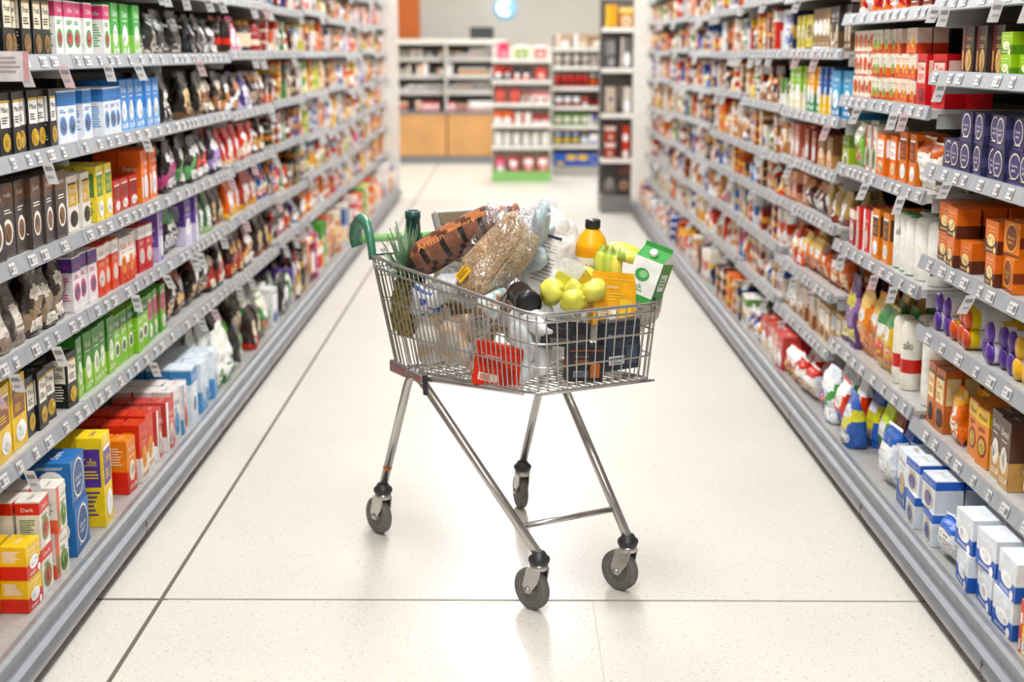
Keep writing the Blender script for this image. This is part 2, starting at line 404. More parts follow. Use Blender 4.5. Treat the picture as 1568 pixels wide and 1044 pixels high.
PAL_LF=['f2c230 ffffff d8452a','f0e0c0 e87a30 8c5a2c','efeae4 4a8cc0 e0e6f0','e87a30 ffffff f2c230','d8352a ffffff f5d040','c87838 e8b070 ffffff','f0d8d0 d84a5a ffffff','e0407a ffffff f7d0dc','d8d460 8cb850 ffffff','6a3a2a f0c070 ffffff','e0e4ec 3a6ab0 d8452a','f0cc40 ffffff e8762c','e0a070 a03a28 ffffff','c02a24 f0c890 ffffff','4a9a3a e8e080 ffffff','e8641c f2d060 ffffff','f2eee6 d8301f f0a030','eceae8 8c2a1c ffffff','f0ece8 e8a030 3a6ab0']
PAL_R=['e8762a fff0d8 8c2a1c','c8401f f2c040 ffffff','2a4a9c ffffff e8c040','e8e0d4 c8783a 2a4a9c','a86a3a f0d8a8 ffffff','f0c040 d8401f ffffff','5a3424 e0b070 ffffff','e6e8ec 3a78c0 ffffff','d8302a ffffff f5d040','d89a60 ffffff 8c3a1c','3060b0 f2f2f2 e83a2a','e8e0d0 a0522d d8a868','5a8c3a f2f0d8 ffffff','1f2a5c c8a040 ffffff','c88a50 8c4a24 fff4e0','7a2018 e8a040 ffffff','e06a20 f4c050 5a2a18','eeebe6 d8401f e8a040','2f70c8 f2d040 ffffff','3a2c28 c87a3a e8d8c0','eae8e4 2a4a9c c8783a','f0eeea 5a8c3a e8a040','dcd8d4 7a2018 c88a50']
def rg(pals,kinds,avail,n=None):
    gs=[]
    for _ in range(n or R.randint(6,11)):
        k=R.choice(kinds); a,b,c=R.choice(pals).split()
        w={'b':R.uniform(.045,.105),'p':R.uniform(.07,.11),'j':R.uniform(.052,.07),'r':.065}[k]
        h=avail*R.uniform(.6,.92) if k!='b' else avail*R.choice([.3,.32,.45,.47,.6,.8,.9,.92])
        if k=='r': h=.065
        gs.append((R.uniform(.5,1.4),k,w,min(h,.3),lin(a),lin(b),lin(c)))
    return gs
LZ=[.476,.754,1.0,1.27,1.53,1.79,2.03]
LEFT={1:{0:"1 b 10 14 f2eee6 d8452a e8862c;.5 b 10 12 d84a30 ffffff e8a040 1;.5 b 10 9 f0c838 d8352a ffffff 2;.5 b 9 13 e8e0d4 d8352a 6a8c3a 0;.5 b 9 13 e8e2d8 e86a4a 6a8c3a 3;1.25 b 16 14 2f6fb0 1d4a86 f2efe8 4;.75 b 11 28 f2cf22 ffffff 5a3a8c 1",
 1:"1.2 b 11 12 e85a30 f2c230 ffffff;1.5 b 12 20 f0c52e ffffff 8c4a1c 1;1.5 b 8 17 17171a c9a23a f0e8d8 1",
 2:"1 p 12 21 3a3432 6a5a50 c8b8a8 0;1 p 12 22 4a403a 8a7868 e0d8cc 0;1 p 11 20 3c332e 907a62 e8e0d0 1",
 3:"2 b 12 20 43393a 5a4a44 efe6da 0;1.6 b 10 20 4a3e3a 6a4a34 f3ece0 0",
 4:"2 b 9 9.5 1a1614 3c2a20 e6b85a 0;1.5 b 8 17 1b1b1e c9a23a f2efe8 1",
 5:"1.5 b 9 19 18120f 4a2a18 e08a30 0;1.3 b 8 18 161416 8c6a3a e8dcc0 1"},
2:{0:"1 b 9 18 e8862c d8352a f7e6c8;1 b 9 20 d8402c f2f0ea f0a040 2;1 b 9 18 c8504a ffffff f0e0d8 3;.9 b 10 19 ece6e0 d84a3a 5a9ac8;.7 b 12 22 dfe8f0 3f86c0 ffffff 0",
 1:"1.4 b 7.5 19 3f8f2c 93c83a eef5d8 2;1.4 b 7.5 18 8cc63a 2f7a2c ffffff 0;1 b 8 18 5aa836 e6f2c8 d84a7a 1",
 2:"1 b 8 17 efe6ea 5a3a8c d85a8c 0;1 b 8 17 e04a2c ffffff f0b8a0 0;1 b 8 16 f0e8e4 d8352a e8862c 2;1 b 8 17 c8323a ffffff f2c8c0 0;.5 b 9 19 7d5bb0 c8b8e0 ffffff 3",
 3:"1 b 10 17 e9e2d8 3a2a24 c9a23a 1;.8 b 10 18 efd84a ffffff 5a8c3a 1;1.2 b 11 11 c62f24 f2ece2 7a1f1c 1;1.1 b 12 19 e8641f f0882c ffffff 3",
 4:"1.7 b 8 16 e9edf2 3a7ac0 5aa0dc 0;1.3 b 10 18 4a8fd6 7ab0e6 ffffff 2",
 5:"1.6 b 8 17 eeeeea d84a7a 4aa84a 0;1.2 b 11 18 4db04a 9ad46a ffffff 2;.6 p 10 16 3a3a3a b0a898 8a8478"},
3:{0:"1 b 12 20 dfe8f0 5a9ad0 c8d8e8 2;1.2 p 14 26 ecefe8 3f8f3c ffffff 0;1 p 14 24 2a2a28 e8e8e0 5a9a3c",
 1:"1 p 13 23 3a1c18 8c2a24 d8a050;1 p 13 23 241a18 6a3424 c89a60;1 p 12 22 1a1818 a83228 e8d8c0",
 2:"1 p 11 20 2a2226 5a9a6a e8e0f0;1 b 10 19 6a4aa0 e0d8f0 ffffff;1 p 11 20 3a6a3a a8c890 ffffff;1 p 12 21 2a1c1c 8c4a2c e8c890",
 3:"1 p 11 21 241e22 b04a7a e8e0e4 1;1 p 11 21 2a2426 5a9a5a e8e8e0 1;1 p 11 21 201c20 d85a4a ffffff 1;1 p 11 21 3a2a44 a890c8 ffffff 1",
 4:"1 p 12 20 121214 2a2a2e e8e4dc 0;1 p 12 20 17130f 6a4a2a e8c890 0;1 p 12 20 2c211c 905a30 e8dcc8 1",
 5:"3 p 12 18 101012 1e1e22 4a4a4e 1;1 p 12 17 2a2826 8a8480 e8e4e0 1"},
4:{0:"1 p 13 22 2a1a18 c8322a e8d0b0;1 p 13 22 3a8a4a e8e0d0 d84a3a;1 b 12 20 e8e4e0 3a6ab0 ffffff;1 p 12 22 1a1a1c 8a8a8c ffffff",
 1:"1 p 12 22 3a1a14 b03a24 e0b060;1 p 12 22 5a2018 d8a050 ffffff;1 p 12 22 241814 8a4a2a e8c890",
 2:"1 p 12 20 e86a2a f0c040 ffffff;1 p 12 20 a8301c e8a83a ffffff;1 p 12 20 24509a e8e0c0 d8452a",
 3:"1 p 11 20 c82a24 e8c0a0 ffffff;1 p 11 20 d8402c f0d8c0 ffffff;1 p 11 20 3a1c1a d8a050 ffffff",
 4:"1 p 11 19 2a1c18 c87a3a ffffff;1 p 11 19 4a3a7a c8b8e0 ffffff;1 p 11 19 3a2a24 a86a3a e8d0b0",
 5:"1 j 8 15 2a1a12 d8352a c8a040 1;1 p 11 18 d84a7a f0c8d8 ffffff;1 j 8 16 3a2418 e8dcc0 b08030 0;1 j 8 15 a8201c f0e0d0 3a1a14 1"},
}
RZ={0:[.374,.68,.906,1.195,1.48,1.70,2.0],1:[.374,.68,.906,1.195,1.48,1.70,2.0],2:[.40,.80,1.105,1.37,1.68,1.98],3:[.33,.57,.85,1.06,1.28,1.55,1.80,2.04]}
RIGHT={1:{0:"3 b 13 10 e4e8ee 2f5fb8 ffffff 2;1.2 p 14 14 dce2ea 3a6ac8 ffffff 2;2 b 12 10 dce2ea 3a6ac8 d8c8a0 0;1.2 b 12 18 e4eaf2 2f5fb8 c8b090 2",
 1:"1 b 10 16 e87a24 f2c040 ffffff 1;1 p 12 15 ece8e0 e87a30 ffffff 2;1 b 9 19 5a3a2a c89a5a efe6d8;1 b 9 17 e8862c f5c838 7a2a1c 0;.9 p 10 17 e7701f f0b040 f5e8d0 2;.9 b 8 20 c8703a 4a2a1c f0d8a0 1",
 2:"1 r 6.5 6.5 e8c82c ffffff e87a30;1.2 r 6.5 6.5 ece8ee 5a3a8c e8b43a;.8 r 6.5 6.5 e8c82c f0f0f0 c8502a;.5 r 6.5 6.5 ece8ee f0f0f0 5a3a8c",
 3:"1.6 b 10 9.5 e27a2a 7a3a1c f2b860 4;1.6 b 10 9 d86a24 5a2a18 f0d090 2",
 4:"3 b 9 9 2c2a4e 45406e e8e0cc 4",
 5:"2 b 10 6 9cc42c 5a8c1c e8f0c0 2;1.4 b 12 14 2a1c1a 6a2a20 c89a5a"},
2:{0:"1 p 14 22 e8eef4 2f5fb0 ffffff 2;.9 p 13 24 e07a22 7a2c1a f2b84a 2;.9 p 12 20 3f9a3c c8dc4a e8862c 2;1 p 13 24 3f68b8 d8d040 e8e8f0 1;1 p 13 22 e04a30 ffffff 3a6ac0 2;1 p 13 22 dfe6ee 4a9a4c ffffff 1;1 p 12 20 3a70c0 ffffff e83a2a 2",
 1:"1 j 9 26 efece4 f2f0ea d8d0c8 1 allo;.8 j 8 24 ece6d8 c8322a e8e0d0 1 allo;1 p 12 26 d8b02c 3f8a4a e0522a 2;1 p 12 27 e88a3a f0c878 c86a2a 2;1 p 11 28 5a3a6c 8a6aa0 d8c850 1",
 2:"1 j 9 21 efece4 efece4 f2f0ea 1 allo;1 j 8 20 f0ede6 f0ede6 3f9a4c 1 allo;.9 b 8 18 e8862c ffffff 3a2a1c 1;1 b 7 16 d8322a ffffff f0d8c8 3;.7 b 10 14 a83a34 f0e0d0 ffffff",
 3:"1 p 11 17 ece4d4 c8602c ffffff 2;1 b 8 17 e07a30 ffffff 7a2a1c 1;1 b 10 15 e8742a f2c89a ffffff 1;1 b 8 17 e8e4da c84a30 5a8c3a;.8 p 10 18 7fb24a ece8d4 d85a3a 2",
 4:"1 b 11 17 c8242a 9a1a1c f0c8b8 1;1 b 7 8.5 e8d8c8 d8503a e8a040;1 b 7 8.5 e6dcd0 e0703a 8cb04a;1 b 7 8.5 f0e6d8 c83a3a f2c84a",
 5:"1 b 12 18 7a1f1c 3a1210 e8b060;1 p 12 17 c82a24 e87a30 ffffff"},
3:{0:"1 p 14 22 ece8e2 c8322a e8a040 2;1 p 13 20 d8322a ffffff f0c040 2;1 b 13 17 c8504a e8c0a8 ffffff;1 b 12 16 b8402c e8d0b0 ffffff",
 1:"1 b 10 15 dcb888 8c4a24 ffffff 1;1 b 9 15 e8dccc a0623a d8a868 2;1 p 11 17 e0d8cc b07a4a ffffff",
 2:"1 p 12 18 c8602c 6a2a1c f0d0a0 2;1 p 12 18 e0843a f0c870 8c2a1c 2;1 p 12 17 d85a2a f2e0c0 ffffff",
 3:"1 p 10 15 b8985a 7a2a1c ffffff;1 p 10 14 5a2a20 c88a4a ffffff;1 b 9 14 e0a080 8c3a2c ffffff",
 4:"1 b 10 15 b0c83a 6a8c2c ffffff;1 b 10 13 8a5a3a c8905a e8d0b0 2;1 b 8 14 8c2a24 d8a060 ffffff;1 b 8 15 c86a5a f0d8c8 ffffff",
 5:"1 b 12 19 4aa0cc 2f80b0 ffffff 2;1 b 7 20 3a6ab0 f0c83a ffffff 2;1 b 7 20 e8a83a 3a8c5a ffffff 2;1 b 7 20 8cb83a e8e0c0 ffffff 2",
 6:"1 b 9 18 2a2220 6a4a30 e8d8c0;1 b 9 18 8a6a44 e8dcc0 ffffff;1 b 10 16 c8b83a 5a4a24 f0e8c0"}}
XF=1.32
def mkparts():
    return {'b':MB([M_print]),'p':MB([M_foil]),'j':MB([M_plast]),'r':MB([M_plast])}
LG=lin('989ba0'); LW=lin('dad9d7')
def beam(mb,prof,P0,prog,e3,L,col,mi=0):
    P0=V(P0);prog=V(prog);e3=V(e3); n=len(prof)
    vs=[P0+e3*a+UP*z for a,z in prof]+[P0+prog*L+e3*a+UP*z for a,z in prof]
    fs=[(i,(i+1)%n,n+(i+1)%n,n+i) for i in range(n)]+[tuple(range(n)),tuple(range(2*n-1,n-1,-1))]
    mb.add(vs,fs,col,mi)
def strip(mb,P0,prog,e3,L,z,lod,depth=.42):
    P=V(P0)+UP*z
    beam(mb,[(0,-.028),(0,0),(-depth,0),(-depth,-.012),(-.02,-.014),(-.02,-.028)],P,prog,e3,L,lin('bab9b5'))
    beam(mb,[(0,-.03),(.012,-.034),(.02,-.03),(.008,.012),(.0,.012)],P,prog,e3,L,LG)
    prog=V(prog);e3=V(e3)
    nrm=(e3*.96+UP*.27).normalized()
    y=R.uniform(.02,.08)
    while y<L-.08:
        w=R.choice([.035,.045,.06])
        A=P+prog*y+e3*.0205+UP*(-.027); Vv=(e3*(-.0105)+UP*.036)
        F=Fc(A,prog*w,Vv,nrm)
        drect(mb,F,0,.1,1,.9,LW,.0012)
        if lod<2:
            drect(mb,F,.08,.25,.42,.7,lin('77777c'),.002); drect(mb,F,.55,.55,.92,.7,lin('9a9a9e'),.002); drect(mb,F,.55,.28,.85,.4,lin('a9a9ad'),.002)
        if R.random()<.16:
            q=P+prog*(y+w/2)+e3*.022; hh=R.uniform(.045,.065); sl=R.uniform(.01,.025)
            col=LW if R.random()<.88 else lin('e0c0c0')
            a,b_,c_,d_=q-UP*.02,q+e3*.03-UP*.02,q+e3*(.03+sl)-UP*(.02+hh),q+e3*sl-UP*(.02+hh)
            mb.add([a,b_,c_,d_],[(0,1,2,3)],col)
            if lod<2:
                F=Fc(d_,c_-d_,a-d_,V((0,-1,0))); drect(mb,F,.15,.6,.85,.8,lin('8a8a8f'),.001); drect(mb,F,.15,.25,.7,.38,lin('a9a9ad'),.001)
        y+=w+R.uniform(.03,.12)
def gondola(side,bounds,zf,data,pals,palsfar,kinds):
    e3=V((-side,0,0)); prog=V((0,1,0)); mbs=mkparts(); st=MB([M_strip,M_steel,M_blackp])
    y0,y1=bounds[0],bounds[-1]; xf=side*XF
    boxm(st,(side*1.80,(y0+y1)/2,1.15),(.04,y1-y0,2.1),lin('36332f'))
    boxm(st,(side*1.56,(y0+y1)/2,.045),(.60,y1-y0,.09),lin('3c3a38'),2)
    boxm(st,(side*1.51,(y0+y1)/2,.104),(.60,y1-y0,.03),lin('a6a5a2'))
    P=V((side*1.20,y0,0))
    beam(st,[(0,.09),(.010,.09),(.012,.13),(0,.135),(-.02,.13)],P,prog,e3,y1-y0,lin('85888c'))
    rail=[]
    for k in range(13):
        a=-math.pi/2+math.pi*k/12; rail.append((.008+.034*math.cos(a),.060+.032*math.sin(a)))
    rail+=[(-.03,.092),(-.03,.028)]
    beam(st,rail,P,prog,e3,y1-y0,W3,1)
    for y in bounds[1:-1]: boxm(st,(side*1.159,y,.060),(.002,.006,.05),lin('8a8a8c'),2)
    if side<0:
        F=Fc(V((-1.30,3.66,1.475)),V((.085,0,0)),V((0,0,.075)),V((0,-1,0)))
        drect(st,F,0,0,1,1,lin('e8e2e0'),0); drect(st,F,.84,0,1,1,lin('e0a8a8'),.001); dlines(st,F,.1,.75,.75,4,.15,lin('b09a9a'),.002)
    for bi in range(len(bounds)-1):
        a,b=bounds[bi],bounds[bi+1]; L=b-a; lod=2 if a>9 else 0
        zs=zf(bi); boxm(st,(side*1.76,a,1.15),(.05,.03,2.1),lin('b0aeaa'),1)
        dd=data.get(bi,{})
        lv=[.12]+zs
        for li,z in enumerate(lv):
            top=lv[li+1] if li+1<len(lv) else z+.27
            av=top-z-.045
            if li==0: Px=V((side*1.222,a+.01,z)); md=.5
            else:
                strip(st,(xf,a+.004,0),prog,e3,L-.008,z,lod); Px=V((xf+side*.01,a+.015,z+.001)); md=.4
                for yy in (a+.012,b-.012): boxm(st,(side*(XF+.22),yy,z-.035),(.40,.004,.05),lin('a8a8a6'))
            if li in dd: gs=G(dd[li])
            else: gs=rg(palsfar if a>8 else pals,kinds,av)
            fill(mbs,Px,prog,e3,L-.03,av,gs,rows=(3 if li==0 or (z<1.0 and a<8) else 2),lod=lod,maxd=md)
    boxm(st,(side*1.62,(y0+y1)/2,2.33),(.4,y1-y0,.03),lin('e6e2da'))
    boxm(st,(side*1.50,y1+.015,1.15),(.64,.03,2.3),lin('f0ece4'))
    root=bpy.data.objects.new('supermarket_shelving',None); sc.collection.objects.link(root)
    st.obj('shelf_structure',root)
    nm={'b':'cartons','p':'pouches','j':'jars','r':'biscuit_rolls'}
    r2=bpy.data.objects.new('shelf_groceries',None); sc.collection.objects.link(r2)
    for k,m_ in mbs.items():
        if m_.v: m_.obj(nm[k],r2)
lb=[1.9,3.1]+[4.33+1.22*i for i in range(9)]+[15.3]
rb=[2.05,3.27,4.5]+[4.5+1.22*i for i in range(1,8)]+[13.8]
def zl(bi):
    if bi<=3: return LZ
    return [z+R.uniform(-.03,.03) for z in LZ]
def zr(bi):
    if bi in RZ: return RZ[bi]
    return [z+R.uniform(-.02,.02) for z in (.36,.60,.83,1.06,1.30,1.55,1.80,2.04)]
gondola(-1,lb,zl,LEFT,PAL_L,PAL_LF,['b','p','b','p','b','b','j'])
gondola(1,rb,zr,RIGHT,PAL_R,PAL_R,['b','b','p','p','b','b'])
# ---------------------------------------------------------------- room shell
def simple(name,parts,mats):
    mb=MB(mats)
    for c,s,mi in parts: boxm(mb,c,s,W3,mi)
    return mb.obj(name)
simple('floor',[((0,8,-.05),(14,32,.1),0)],[M_floor])
simple('ceiling',[((0,8,3.65),(14,32,.1),0)],[M_ceil])
simple('wall_back',[((0,22.05,1.8),(14,.1,3.6),0)],[M_wall])
simple('wall_front',[((0,-8.05,1.8),(14,.1,3.6),0)],[M_wall])
simple('wall_left',[((-7.05,8,1.8),(.1,32,3.6),0)],[M_wall])
simple('wall_right',[((7.05,8,1.8),(.1,32,3.6),0)],[M_wall])
M_seam=mat('floor_joint','655e54',.7); M_seam2=mat('floor_joint_light','968b77',.7); M_seam3=mat('floor_joint_faint','c8c1b5',.6)
mb=MB([M_seam,M_seam2,M_seam3])
boxm(mb,(-1.007,8,.0006),(.012,28,.0012),W3,0)
boxm(mb,(-.2,3.87,.0005),(7,.008,.001),W3,1,Matrix.Rotation(math.radians(-.55),3,'Z'))
boxm(mb,(-1.2,3.877,.0007),(.42,.009,.0014),W3,0,Matrix.Rotation(math.radians(-.55),3,'Z'))
boxm(mb,(.237,3.2,.0002),(.003,1.32,.0004),W3,2)
mb.obj('trim_1')
# ceiling lights
def lamp(xx,yy,e,sx=.6,sy=1.8):
    mb=MB([M_strip,M_lamp]); boxm(mb,(xx,yy,3.57),(sx+.06,sy+.06,.05),LW,0); boxm(mb,(xx,yy,3.543),(sx,sy,.01),W3,1)
    mb.obj('ceiling_light')
    l=bpy.data.lights.new('panel','AREA'); l.shape='RECTANGLE'; l.size=sx; l.size_y=sy; l.energy=e; l.color=(.98,.99,1.0)
    lo=bpy.data.objects.new('panel_lamp',l); lo.location=(xx,yy,3.53); sc.collection.objects.link(lo)
for yy in (-2.5,0.5,3.5,6.5,9.5,12.5,15.5,18.8): lamp(0,yy,(64 if yy<5 else 72) if yy<14 else (66 if yy<17 else 96))
for xx in (-4,4):
    for yy in (1,9,18): lamp(xx,yy,78,1.2,2.4)
w=bpy.data.worlds.new('World'); sc.world=w; w.use_nodes=True
w.node_tree.nodes['Background'].inputs[0].default_value=(1,.99,.98,1); w.node_tree.nodes['Background'].inputs[1].default_value=.4
# ---------------------------------------------------------------- background: chilled case with wood front
mb=MB([M_strip,M_wood,M_steel]); parts=mkparts()
X0,X1=-4.2,-.05; cx=(X0+X1)/2; wd=X1-X0; YF=20.1
boxm(mb,(cx,YF+.45,.05),(wd,.9,.1),lin('8f8b85'),2)
n=5
for i in range(n):
    a=X0+wd*i/n; boxm(mb,(a+wd/n/2,YF+.42,.40),(wd/n-.02,.84,.58),W3,1)
boxm(mb,(cx,YF+.44,.71),(wd,.9,.04),lin('a8a49c'),2)
boxm(mb,(cx,YF+1.0,1.2),(wd,.3,1.0),lin('aaa8a4'))
boxm(mb,(cx,YF+.6,1.68),(wd,1.0,.07),lin('d9d4ca'))
for z in (.98,1.2,1.44):
    boxm(mb,(cx,YF+.55,z),(wd,.6,.03),lin('c0beba'))
    boxm(mb,(cx,YF+.24,z),(wd,.02,.06),lin('cac6c0'))
for i in range(6): boxm(mb,(X0+wd*i/5*.99+.02,YF+.5,1.2),(.03,.9,1.0),lin('c5c0b8'))
whites=['f0ece4 d84a3a ffffff','e6e2dc 8a8680 ffffff','cfcac2 6a6660 ffffff','f4f0ea e8a050 ffffff','b8b2a8 d8d2c8 ffffff','e8d8c8 a09080 ffffff']
for z,pl in ((.735,['f2efe8 d8352a ffffff','f0e0d0 c83a30 e8b060','f5f2ea 5a8c3a d84a3a','d83a2a ffffff f0f0f0']),(1.0,whites),(1.22,whites),(1.46,whites)):
    fill(parts,(X0+.03,YF+(.06 if z<.8 else .27),z),(1,0,0),(0,-1,0),wd-.06,.18,rg([p for p in pl],['b','p','j'],.14,12),1,2)
rt=bpy.data.objects.new('chilled_display_case',None); sc.collection.objects.link(rt); mb.obj('case_body',rt)
for k,m_ in parts.items():
    if m_.v: m_.obj('stock_'+k,rt)
simple('wall_sign',[((-1.60,21.98,2.05),(.48,.03,.70),0)],[M_orange])
simple('display_screen',[((-.4,20.7,1.80),(.34,.05,.17),0)],[M_blackp])
mb=MB([M_glow,M_blueglow])
tube(mb,[(-.08+.085*math.cos(a),21.9,2.19+.085*math.sin(a)) for a in [math.radians(50+26*k) for k in range(11)]],.026,8,mi=0)
lathe(mb,[(.17,0),(.17,.03)],frame((-.07,21.99,2.19),(1,0,0),(0,-1,0)),28,mi=1)
mb.obj('lit_round_sign')
def bayunit(name,x0,x1,yf,zs,spec,top,basecol,frm=lin('e8e4dc'),dep=.5,kick=.12,stripcol=None):
    mb=MB([M_strip,M_steel]); parts=mkparts(); w_=x1-x0; cx=(x0+x1)/2
    boxm(mb,(cx,yf+dep/2,kick/2),(w_,dep,kick),basecol)
    boxm(mb,(cx,yf+dep-.02,top/2),(w_,.03,top),frm)
    boxm(mb,(x0+.01,yf+dep/2+.15,top/2),(.02,dep-.3,top),frm); boxm(mb,(x1-.01,yf+dep/2+.15,top/2),(.02,dep-.3,top),frm)
    zz=[kick]+zs
    for i,z in enumerate(zz):
        if i:
            boxm(mb,(cx,yf+dep/2,z-.012),(w_,dep-.02,.02),lin('e0dcd4')); boxm(mb,(cx,yf,z-.01),(w_,.015,.045),stripcol or lin('f2efe9'))
        t=zz[i+1] if i+1<len(zz) else top+.1
        if spec[i]: fill(parts,(x0+.02,yf+.015,z+.002),(1,0,0),(0,-1,0),w_-.04,t-z-.04,G(spec[i]),2,2,maxd=dep-.05)
    rt=bpy.data.objects.new(name,None); sc.collection.objects.link(rt); mb.obj('frame',rt)
    for k,m_ in parts.items():
        if m_.v: m_.obj('stock_'+k,rt)
bayunit('promotional_display',-.22,.50,17.3,[.42,.68,.93,1.2,1.45],
 ["1 p 12 18 c83a4a ffffff e87a9a;1 b 12 17 d8352a e8c0c0 ffffff","1 j 10 17 f0ede4 ffffff e8e0d0 1;1 j 10 17 e8e4d8 ffffff d8d0c0 1","1 b 10 16 e86a2a f0e8e0 ffffff;1 b 10 14 f0ece4 d8352a ffffff;1 b 9 12 a02a24 ffffff e0a0a0","1 b 12 17 c82a24 d8503a f0c8c0;1 b 11 14 e8e4e0 c8302a ffffff","1 b 11 17 c8352a 3a2a28 ffffff;1 b 8 16 2a2a2c d84a3a ffffff;1 b 12 15 e0504a d8302a f0d0c0","1 b 14 20 d84a6a e87a8a f0a0b0;1 b 14 18 a8c83a ffffff 5a9a3a;1 b 12 18 e03a30 ffffff f0c0b0"],1.62,lin('8cc870'))
bayunit('promotional_display',.54,1.45,18.1,[.38,.62,.86,1.1,1.35,1.58],
 ["1 b 14 16 2a5ac0 f2c83a 3a6ac8;1 b 14 16 3a6ac8 2a5ac0 f0d040","1 j 9 16 2f66b8 e8c83a ffffff;1 b 10 14 e8e8ec 2a5ab0 ffffff","1 b 10 15 6a9a4a e8e0d0 ffffff;1 b 10 14 5a4a9a ffffff c8d8b0","1 b 9 14 3a3230 c84a3a ffffff;1 j 8 15 5a2a24 d84a3a e8d0c0","1 j 8 16 c8302a 2a2420 ffffff;1 j 8 16 3a2a24 e86a3a ffffff","1 j 9 16 d8d0c8 8a7a6a ffffff;1 b 10 15 a8988a f0e8e0 ffffff","1 b 18 18 c8a88a e8d8c8 ffffff;1 b 20 16 b08a6a e0c8a8 ffffff"],1.75,lin('b0aca6'),frm=lin('9a958e'))
bayunit('aisle_end_stand',.88,1.20,13.85,[.52,.95,1.38,1.76],
 ["1 b 14 30 2c2a2a 5a5452 8a8078;1 b 12 30 3a3230 6a3a34 c8a890","1 b 9 16 a82a20 e8d8c8 c8402c;1 b 9 16 c8402c 3a1a18 ffffff","1 b 9 26 c8b8a4 8a7a6a ffffff;1 b 10 26 d8d0c4 5a5048 ffffff","1 b 9 30 4a4a4c 9a9a9a 8a8a8a;1 b 10 30 6a6664 c8c0b8 ffffff","1 b 10 22 e8a82c f2c84a e8a82c;1 b 12 20 d8902a f0d080 ffffff"],2.05,lin('7e7c7a'),frm=lin('6a6764'),dep=.45,kick=.17)
# ---------------------------------------------------------------- shopping cart
ang=math.atan2(-.870,.492)
CART=Matrix.Translation((.004,4.23,0))@Matrix.Rotation(ang,4,'Z')
cart=bpy.data.objects.new('shopping_cart',None); sc.collection.objects.link(cart); cart.matrix_world=CART
def cpart(mb,name):
    o=mb.obj(name); o.parent=cart; return o
T=[V((-.42,-.28,.92)),V((.485,-.205,.862)),V((.485,.215,.862)),V((-.42,.28,.92))]
B=[V((-.345,-.235,.565)),V((.455,-.18,.64)),V((.460,.205,.64)),V((-.345,.235,.565))]
EC=[30,9,30,15]; RAD=[.03,.07,.06,.03]
def loop(h):
    c=[B[i].lerp(T[i],h) for i in range(4)]; pts=[]
    for i in range(4):
        p,q,r_=c[i-1],c[i],c[(i+1)%4]
        a=q+(p-q).normalized()*RAD[i]; b_=q+(r_-q).normalized()*RAD[i]
        for k in range(5):
            t=k/4; pts.append(a*(1-t)**2+q*2*t*(1-t)+b_*t*t)
        nx=c[(i+1)%4]; e=nx+(q-nx).normalized()*RAD[(i+1)%4]
        for k in range(1,EC[i]): pts.append(b_.lerp(e,k/EC[i]))
    return pts
mb=MB([M_chrome])
for h,r_ in ((1,.0055),(.90,.0036),(.62,.0026),(.32,.0026),(.0,.0045)): tube(mb,loop(h),r_,8,closed=True)
hs=[1.0,.9,.62,.32,.08,.0]; Ls=[loop(h) for h in hs]
for i in range(len(Ls[0])):
    p=[Ls[j][i] for j in range(len(hs))]
    cen=V((.05,0,.60)); inn=(cen-p[-1]); inn.z=0; p=p+[p[-1]+inn.normalized()*.02+V((0,0,-.004))]
    tube(mb,p,.0023,6)
for k in range(15):
    t=(k+.5)/15; a=B[0].lerp(B[3],t); b_=B[1].lerp(B[2],t); tube(mb,[a,b_],.0024,6)
for k in range(9):
    t=k/8; tube(mb,[B[0].lerp(B[1],t)-V((0,0,.004)),B[3].lerp(B[2],t)-V((0,0,.004))],.003,6)
cpart(mb,'wire_basket')
mb=MB([M_chrome,M_orange,M_blackp])
FX,FY=.422,.150
for s in (-1,1):
    P0=V((-.385,.262*s,.165)); P2=V((FX,FY*s,.165)); AP=V((-.188,.245*s,.600))
    a=AP+(P0-AP).normalized()*.075; b_=AP+(P2-AP).normalized()*.085
    leg=[P0]+[a*(1-t)**2+AP*2*t*(1-t)+b_*t*t for t in [k/10 for k in range(11)]]+[P2]
    tube(mb,leg,.0138,14)
    tube(mb,[(-.345,.232*s,.572),(-.30,.238*s,.566),(-.15,.238*s,.572),(.0,.225*s,.588),(.38,.180*s,.628)],.0075,10)
    boxm(mb,(-.29,.239*s,.572),(.13,.014,.040),bev=.004); boxm(mb,(-.16,.240*s,.574),(.10,.026,.030),bev=.004)
    boxm(mb,(-.095,.246*s,.560),(.012,.010,.06),W3,2)
    if s<0:
        q=P0.lerp(AP,.16); tube(mb,[q,P0.lerp(AP,.175)],.0144,14,mi=1)
tube(mb,[(-.345,-.235,.558),(-.345,.235,.558)],.008,10)
tube(mb,[(-.17,-.235,.556),(-.17,.235,.556)],.009,10)
tube(mb,[(.335,-.160,.226),(.335,.160,.226)],.0085,10)
cpart(mb,'leg_frame')
inv=CART.to_3x3().inverted()
ci=0
